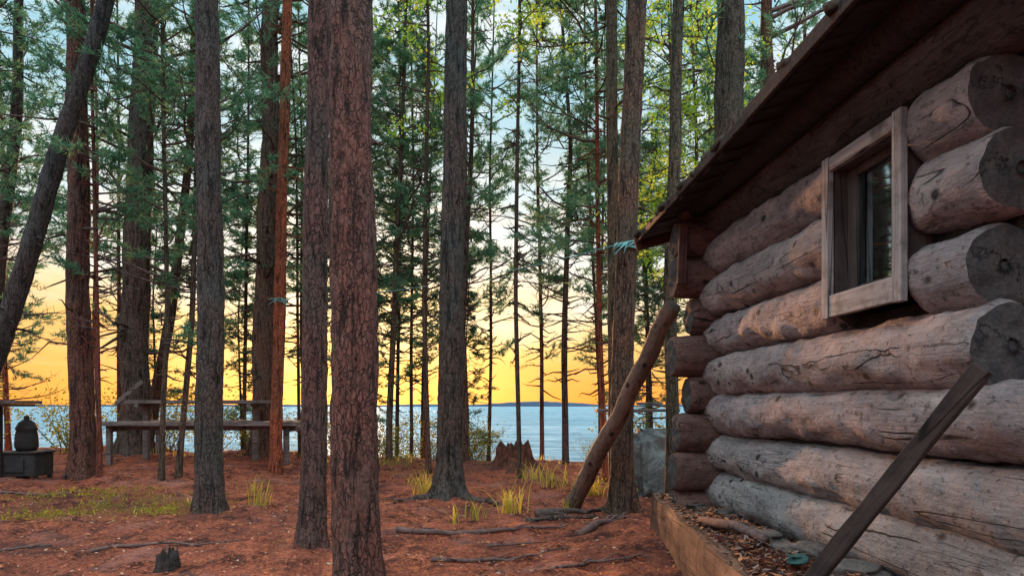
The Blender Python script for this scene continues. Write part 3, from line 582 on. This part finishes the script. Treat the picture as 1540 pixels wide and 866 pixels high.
while y<3.42:
    wd=random.uniform(.10,.15); z0=2.31+(3.4-y)*.03
    for lay in range(2):
        yy=y+lay*wd*.5; st_=random.uniform(-.07,.05)+lay*.02; zz=z0+lay*.03+.004*(i%2)
        c=Vector((rx0+(Ls+st_)/2*math.cos(slope)-st_*math.cos(slope),yy+wd/2,zz+(Ls)/2*math.sin(slope)))
        box(b,c,(Ls-st_,wd-.006,.024),0,Matrix.Rotation(-slope,3,'Y')@Matrix.Rotation(random.uniform(-.012,.012),3,'Z'))
        c2=Vector((2*ridge-c.x,c.y,c.z)); box(b,c2,(Ls-st_,wd-.006,.024),0,Matrix.Rotation(slope,3,'Y'))
    y+=wd; i+=1
roof=obj('roof',b.mesh('roof',[ROOFM],False),CB,label='low dark plank roof with ragged eave')
b=B(); vs=[];fs=[]; ny_=200; nx_=14
for j in range(ny_+1):
    yy=-1.3+4.75*j/ny_
    for k in range(nx_+1):
        s=-.02+(Ls+.02)*k/nx_+ (.09*noise.noise(Vector((yy*7,k,0)))+.04*noise.noise(Vector((yy*22,k,0))) if k==0 else 0); z0=2.31+(3.4-yy)*.03
        vs.append((rx0+s*math.cos(slope),yy,z0+s*math.sin(slope)+.068+.045*noise.noise(Vector((yy*5,k*2.,2)))+.02*noise.noise(Vector((yy*16,k*2.,2)))))
for j in range(ny_):
    for k in range(nx_): a0=j*(nx_+1)+k; fs.append((a0,a0+1,a0+nx_+2,a0+nx_+1))
b.add(vs,fs); o=obj('roof_felt',b.mesh('roof_felt',[m_simple('roof_felt',(.02,.017,.015),(.10,.08,.055),12.,.95,.03,1.)]),roof); so=o.modifiers.new('s','SOLIDIFY'); so.thickness=.03
part('bargeboard',[((rx0+.45,3.47,2.44),(1.0,.03,.11),ry(-slope))],BOARD,roof,.004)
for k in range(4):
    ya=-1.25+k*1.18; part('fascia',[((rx0-.02+random.uniform(-.008,.008),ya+.58,2.372+(3.4-ya-.6)*.03-.04),(.022,1.16,random.uniform(.05,.085)),rx(-.03+random.uniform(-.012,.012)))],PLANKD,roof,.004)
part('corner_board',[((-.32,2.69,2.06),(.06,.03,.42),ry(.04))],BOARD,CB,.004,label='dark reddish board nailed at the corner')
# ------------------------------------------------------------ terrace
def xl(y): return .84+.27*(y-1.2)/4.4
def zt(x,y): return .29+.05*noise.noise(Vector((x*3,y*3,0)))+.03*noise.noise(Vector((x*12,y*12,0)))+.01
b=B(); vs=[];fs=[]; NX,NY=50,130
for j in range(NY+1):
    y=1.2+4.45*j/NY
    for k in range(NX+1):
        x=xl(y)+.02+(3.6-xl(y))*(k/NX)**1.6
        vs.append((x,y,zt(x,y)-.01+.02*noise.noise(Vector((x*30,y*30,0)))))
for j in range(NY):
    for k in range(NX): a0=j*(NX+1)+k; fs.append((a0,a0+1,a0+NX+2,a0+NX+1))
o=len(vs); vs+=[(xl(5.65)+.02,5.65,.3),(4,5.65,.3),(4,5.66,-.1),(xl(5.65)+.02,5.66,-.1)]; fs.append((o,o+1,o+2,o+3))
b.add(vs,fs); obj('terrace',b.mesh('terrace',[m_ground('terrace_soil',.5)]),kind='structure',label='raised strip of gravel and leaves beside the cabin')
b=B(); an=math.atan2(4.4,.27); L=4.5; nb=80
vv=[];ff=[]; SEC=[(-.045,-.17),(-.045,-.06),(-.04,.02),(-.042,.1),(-.035,.15),(.0,.165),(.035,.155),(.042,.1),(.045,-.17)]; ns=len(SEC)
for i in range(nb+1):
    x=L*i/nb
    for (yy,zz) in SEC:
        vv.append((x,yy+.022*noise.noise(Vector((x*2,yy*20,zz*14))),.17+zz+.03*noise.noise(Vector((x*2.5,yy*9,3)))*(1 if zz>0 else 0)))
for i in range(nb):
    for k in range(ns): k2=(k+1)%ns; ff.append((i*ns+k,i*ns+k2,(i+1)*ns+k2,(i+1)*ns+k))
ff.append(tuple(range(ns-1,-1,-1))); ff.append(tuple(nb*ns+k for k in range(ns)))
b.add(vv,ff)
obj('retaining_beam',b.mesh('retaining_beam',[BEAM],False),loc=(.84,1.2,0.0),rot=(0,0,an),label='rough reddish-brown timber beam edging the raised strip',cat='beam')
b=B()
GR=[m_simple('gravel_pink',(.13,.075,.06),(.28,.18,.15),9.),m_simple('gravel_grey',(.06,.055,.055),(.18,.165,.16),9.),LM[0],LM[1]]
for i in range(2400):
    y=random.uniform(2.,5.55); x=random.uniform(xl(y)+.04,1.75); s=random.uniform(.004,.014); c=Vector((x,y,zt(x,y)))
    R=Quaternion((random.random(),random.random(),random.random(),random.random())).normalized().to_matrix()
    V8=[c+R@Vector(p)*s for p in [(1,0,0),(-1,0,0),(0,.8,0),(0,-.8,0),(0,0,.55),(0,0,-.55)]]
    b.add(V8,[(0,2,4),(2,1,4),(1,3,4),(3,0,4),(2,0,5),(1,2,5),(3,1,5),(0,3,5)],random.choice([0,1,1,3,3]))
for i in range(3600):
    y=random.uniform(2.,5.6); x=random.uniform(xl(y)-.04,1.75); s=random.uniform(.010,.028); a=random.uniform(0,6.28); c=Vector((x,y,(zt(x,y) if x>xl(y)+.05 else .338)+.008))
    q=Vector((math.cos(a),math.sin(a),random.uniform(-.4,.4)))*s; r=Vector((-math.sin(a),math.cos(a),random.uniform(-.5,.5)))*s*random.uniform(.1,.6)
    b.add([c-q,c+r,c+q,c-r],[(0,1,2,3)],random.choice([2,3,3,3,2,0]))
obj('gravel',b.mesh('gravel',GR,False),kind='stuff',label='pebbles and rusty leaves on the raised strip')
for i,(x,y,s) in enumerate([(1.36,3.95,(.07,.17,.04)),(1.38,3.45,(.07,.16,.05)),(1.42,3.05,(.08,.12,.05)),(1.36,4.75,(.05,.08,.04)),(1.12,3.9,(.035,.05,.02)),(1.3,5.2,(.06,.07,.03)),(1.15,4.6,(.04,.05,.02))]):
    rock('foundation_stone',x,y,s,STONE2,'flat grey stone below the bottom log','stone',i*.4+.1,z=.27,sub=4,am=.5,group='stones along the cabin foot')
rock('rag',1.27,3.28,(.035,.045,.018),TEAL,'crumpled teal rag on the gravel','cloth',4.4,z=.31,sub=4,am=.8)
b=B(); tube(b,[(0,0,0),(.1,-.35,.03),(.14,-.7,.02)],[.03,.028,.02],9); obj('fallen_branch',b.mesh('fallen_branch',[STK]),loc=(1.1,4.3,.33),label='piece of split wood lying on the gravel',cat='branch')
def pole(name,p,q,r0,r1,m,label,cat,flat=None):
    p=Vector(p);q=Vector(q); d=q-p; L=d.length; b=B()
    if flat:
        nseg=24; vv=[];ff=[]
        for i in range(nseg+1):
            x=L*i/nseg
            for yy,zz in [(-1,-1),(1,-1),(1,1),(-1,1)]: j=.009*noise.noise(Vector((x*4,yy*2,zz*2))); vv.append((x,yy*flat[0]/2+j,zz*flat[1]/2+j))
        for i in range(nseg):
            for k in range(4): k2=(k+1)%4; ff.append((i*4+k,i*4+k2,(i+1)*4+k2,(i+1)*4+k))
        ff+= [(0,3,2,1),tuple(nseg*4+k for k in range(4))]; b.add(vv,ff)
    else:
        nseg=40; pts=[(L*i/nseg,.03*noise.noise(Vector((i*.12,1,0))),.03*noise.noise(Vector((i*.12,5,0)))) for i in range(nseg+1)]
        tube(b,pts,[(r0+(r1-r0)*i/nseg)*(1+.14*noise.noise(Vector((i*.5,0,0)))) for i in range(nseg+1)],16)
    o=obj(name,b.mesh(name,[m],not flat),loc=p,label=label,cat=cat); o.rotation_euler=d.to_track_quat('X','Z').to_euler(); 
    if flat:
        bv=o.modifiers.new('b','BEVEL'); bv.width=.006; bv.segments=2; bv.limit_method='ANGLE'
    return o
pole('wooden_brace',(.93,2.91,.0),(1.455,2.28,1.12),0,0,PLANKD,'dark squared timber leaning on the log wall','plank',flat=(.04,.062))
o=pole('leaning_log',(.60,7.45,-.02),(1.27,5.82,1.78),.085,.07,LOG,'barkless log propped against the cabin corner','log'); o.color=(.6,.44,.34,1)
def rope(p,q,sag,r,m,label):
    p=Vector(p);q=Vector(q); b=B(); n=40; P=[(p.lerp(q,i/n)-p)+Vector((0,0,-sag*4*(i/n)*(1-i/n))) for i in range(n+1)]
    tube(b,P,[r]*(n+1),5); obj('clothes_line',b.mesh('clothes_line',[m]),loc=p,label=label,cat='rope')
rope((.98,6.98,2.52),(-3.1,9.9,2.43),.12,.0035,ROPE,'thin pale turquoise line strung between two pines')
rope((1.15,6.95,2.5),(1.33,5.5,2.27),.05,.004,PALE,'pale line tied from pine to cabin eave')
def knot(x,y,z,R,label,nk=4):
    b=B()
    for k in range(nk):
        zz=(k-1.5)*.016
        tube(b,[(R*math.cos(t),R*math.sin(t),zz+.012*math.sin(t*2+k)) for t in np.linspace(0,6.2832,26)],[.007]*26,6,0,False)
    for k in range(6):
        a=-math.pi/2+random.uniform(-.7,.7); P=Vector((math.cos(a)*R,math.sin(a)*R,0)); tube(b,[P,P*1.25+Vector((random.uniform(-.06,.06),0,.01)),P*1.35+Vector((random.uniform(-.15,.15),-.03,random.uniform(-.12,.02)))],[.007,.006,.004],5)
    obj('rope_knot',b.mesh('rope_knot',[ROPE]),loc=(x,y,z),label=label,cat='rope')
knot(1.11,7.1,2.53,.118,'turquoise rope wound and knotted round a pine')
knot(-3.13,10.,2.43,.09,'turquoise rope wound round an orange pine',2)
# ------------------------------------------------------------ camera, sun, sky
cam=bpy.data.cameras.new('camera'); cam.lens=25.95; cam.sensor_width=36; cam.shift_y=.115; cam.clip_end=20000; cam.clip_start=.05
co=bpy.data.objects.new('camera',cam); COL.objects.link(co); co.location=(0,0,1.0); co.rotation_euler=(math.radians(90),0,0); scene.camera=co
AZ=math.radians(-12); EL=math.radians(6.5)
sd=Vector((math.sin(AZ)*math.cos(EL),math.cos(AZ)*math.cos(EL),math.sin(EL)))
sl=bpy.data.lights.new('sun','SUN'); sl.energy=7.5; sl.angle=math.radians(1.5); sl.color=(1,.44,.2)
so=bpy.data.objects.new('sun',sl); COL.objects.link(so); so.rotation_euler=sd.to_track_quat('Z','Y').to_euler()
w=bpy.data.worlds.new('World'); scene.world=w; w.use_nodes=True; nt=w.node_tree; nt.nodes.clear()
wo=nt.nodes.new('ShaderNodeOutputWorld'); bg=nt.nodes.new('ShaderNodeBackground'); nt.links.new(bg.outputs[0],wo.inputs[0])
sky=nt.nodes.new('ShaderNodeTexSky'); sky.sky_type='NISHITA'; sky.sun_disc=False; sky.sun_elevation=EL; sky.sun_rotation=AZ
tc=nt.nodes.new('ShaderNodeTexCoord'); dv=tc.outputs['Generated']
sep=N(nt,'ShaderNodeSeparateXYZ',{0:dv}); z=sep.outputs[2]
cl=nz(nt,vmul(nt,dv,(2.4,2.4,8.)),1.6,7,.62,.6)
cl2=nz(nt,vmul(nt,dv,(3.,3.,16.)),1.9,6,.6,.8)
zz=mth(nt,'MULTIPLY_ADD',z,1.12,mth(nt,'MULTIPLY',mth(nt,'SUBTRACT',cl,.47),.20))
front=ramp(nt,zz,[(0.,(1.,.30,.035)),(.05,(1.,.42,.07)),(.10,(1.,.60,.18)),(.145,(1.,.78,.46)),(.19,(.93,.88,.80)),(.27,(.68,.86,.92)),(.45,(.36,.68,.82)),(1.,(.6,.85,.95))])
front=mixc(nt,mth(nt,'MULTIPLY',ramp(nt,cl2,[(.48,0.),(.62,.45)]),ramp(nt,z,[(.03,0.),(.10,1.),(.25,1.),(.35,0.)])),front,(1.,.72,.50))
back=ramp(nt,z,[(0.,(.46,.33,.37)),(.15,(.54,.49,.56)),(.5,(.54,.69,.79)),(1.,(.6,.85,.95))])
dt=N(nt,'ShaderNodeVectorMath',{0:dv,1:(math.sin(AZ),math.cos(AZ),0)},operation='DOT_PRODUCT').outputs['Value']
c=mixc(nt,ramp(nt,mth(nt,'MULTIPLY_ADD',dt,.5,.5),[(.25,0.),(.85,1.)]),back,front)
cloud=ramp(nt,cl,[(.46,0.),(.60,.85)]); c=mixc(nt,mth(nt,'MULTIPLY',cloud,ramp(nt,z,[(.1,0.),(.25,1.)])),c,(.92,.97,.97))
gl=N(nt,'ShaderNodeVectorMath',{0:dv,1:(math.sin(AZ)*.9975,math.cos(AZ)*.9975,.07)},operation='DOT_PRODUCT').outputs['Value']
glow=mth(nt,'POWER',mth(nt,'MAXIMUM',gl,0.),50.)
c=mixc(nt,mth(nt,'MULTIPLY',glow,.7),c,(1.,.5,.12),'ADD')
c=mixc(nt,.015,c,sky.outputs[0],'ADD')
zb_=mth(nt,'MULTIPLY_ADD',N(nt,'ShaderNodeMapRange',{0:z,1:.5,2:.75,3:0.,4:1.}).outputs[0],1.7,1.)
bb_=mth(nt,'MULTIPLY_ADD',N(nt,'ShaderNodeMapRange',{0:dt,1:.2,2:-.5,3:0.,4:1.}).outputs[0],.5,1.)
nt.links.new(c,bg.inputs[0]); nt.links.new(mth(nt,'MULTIPLY',zb_,bb_),bg.inputs[1])
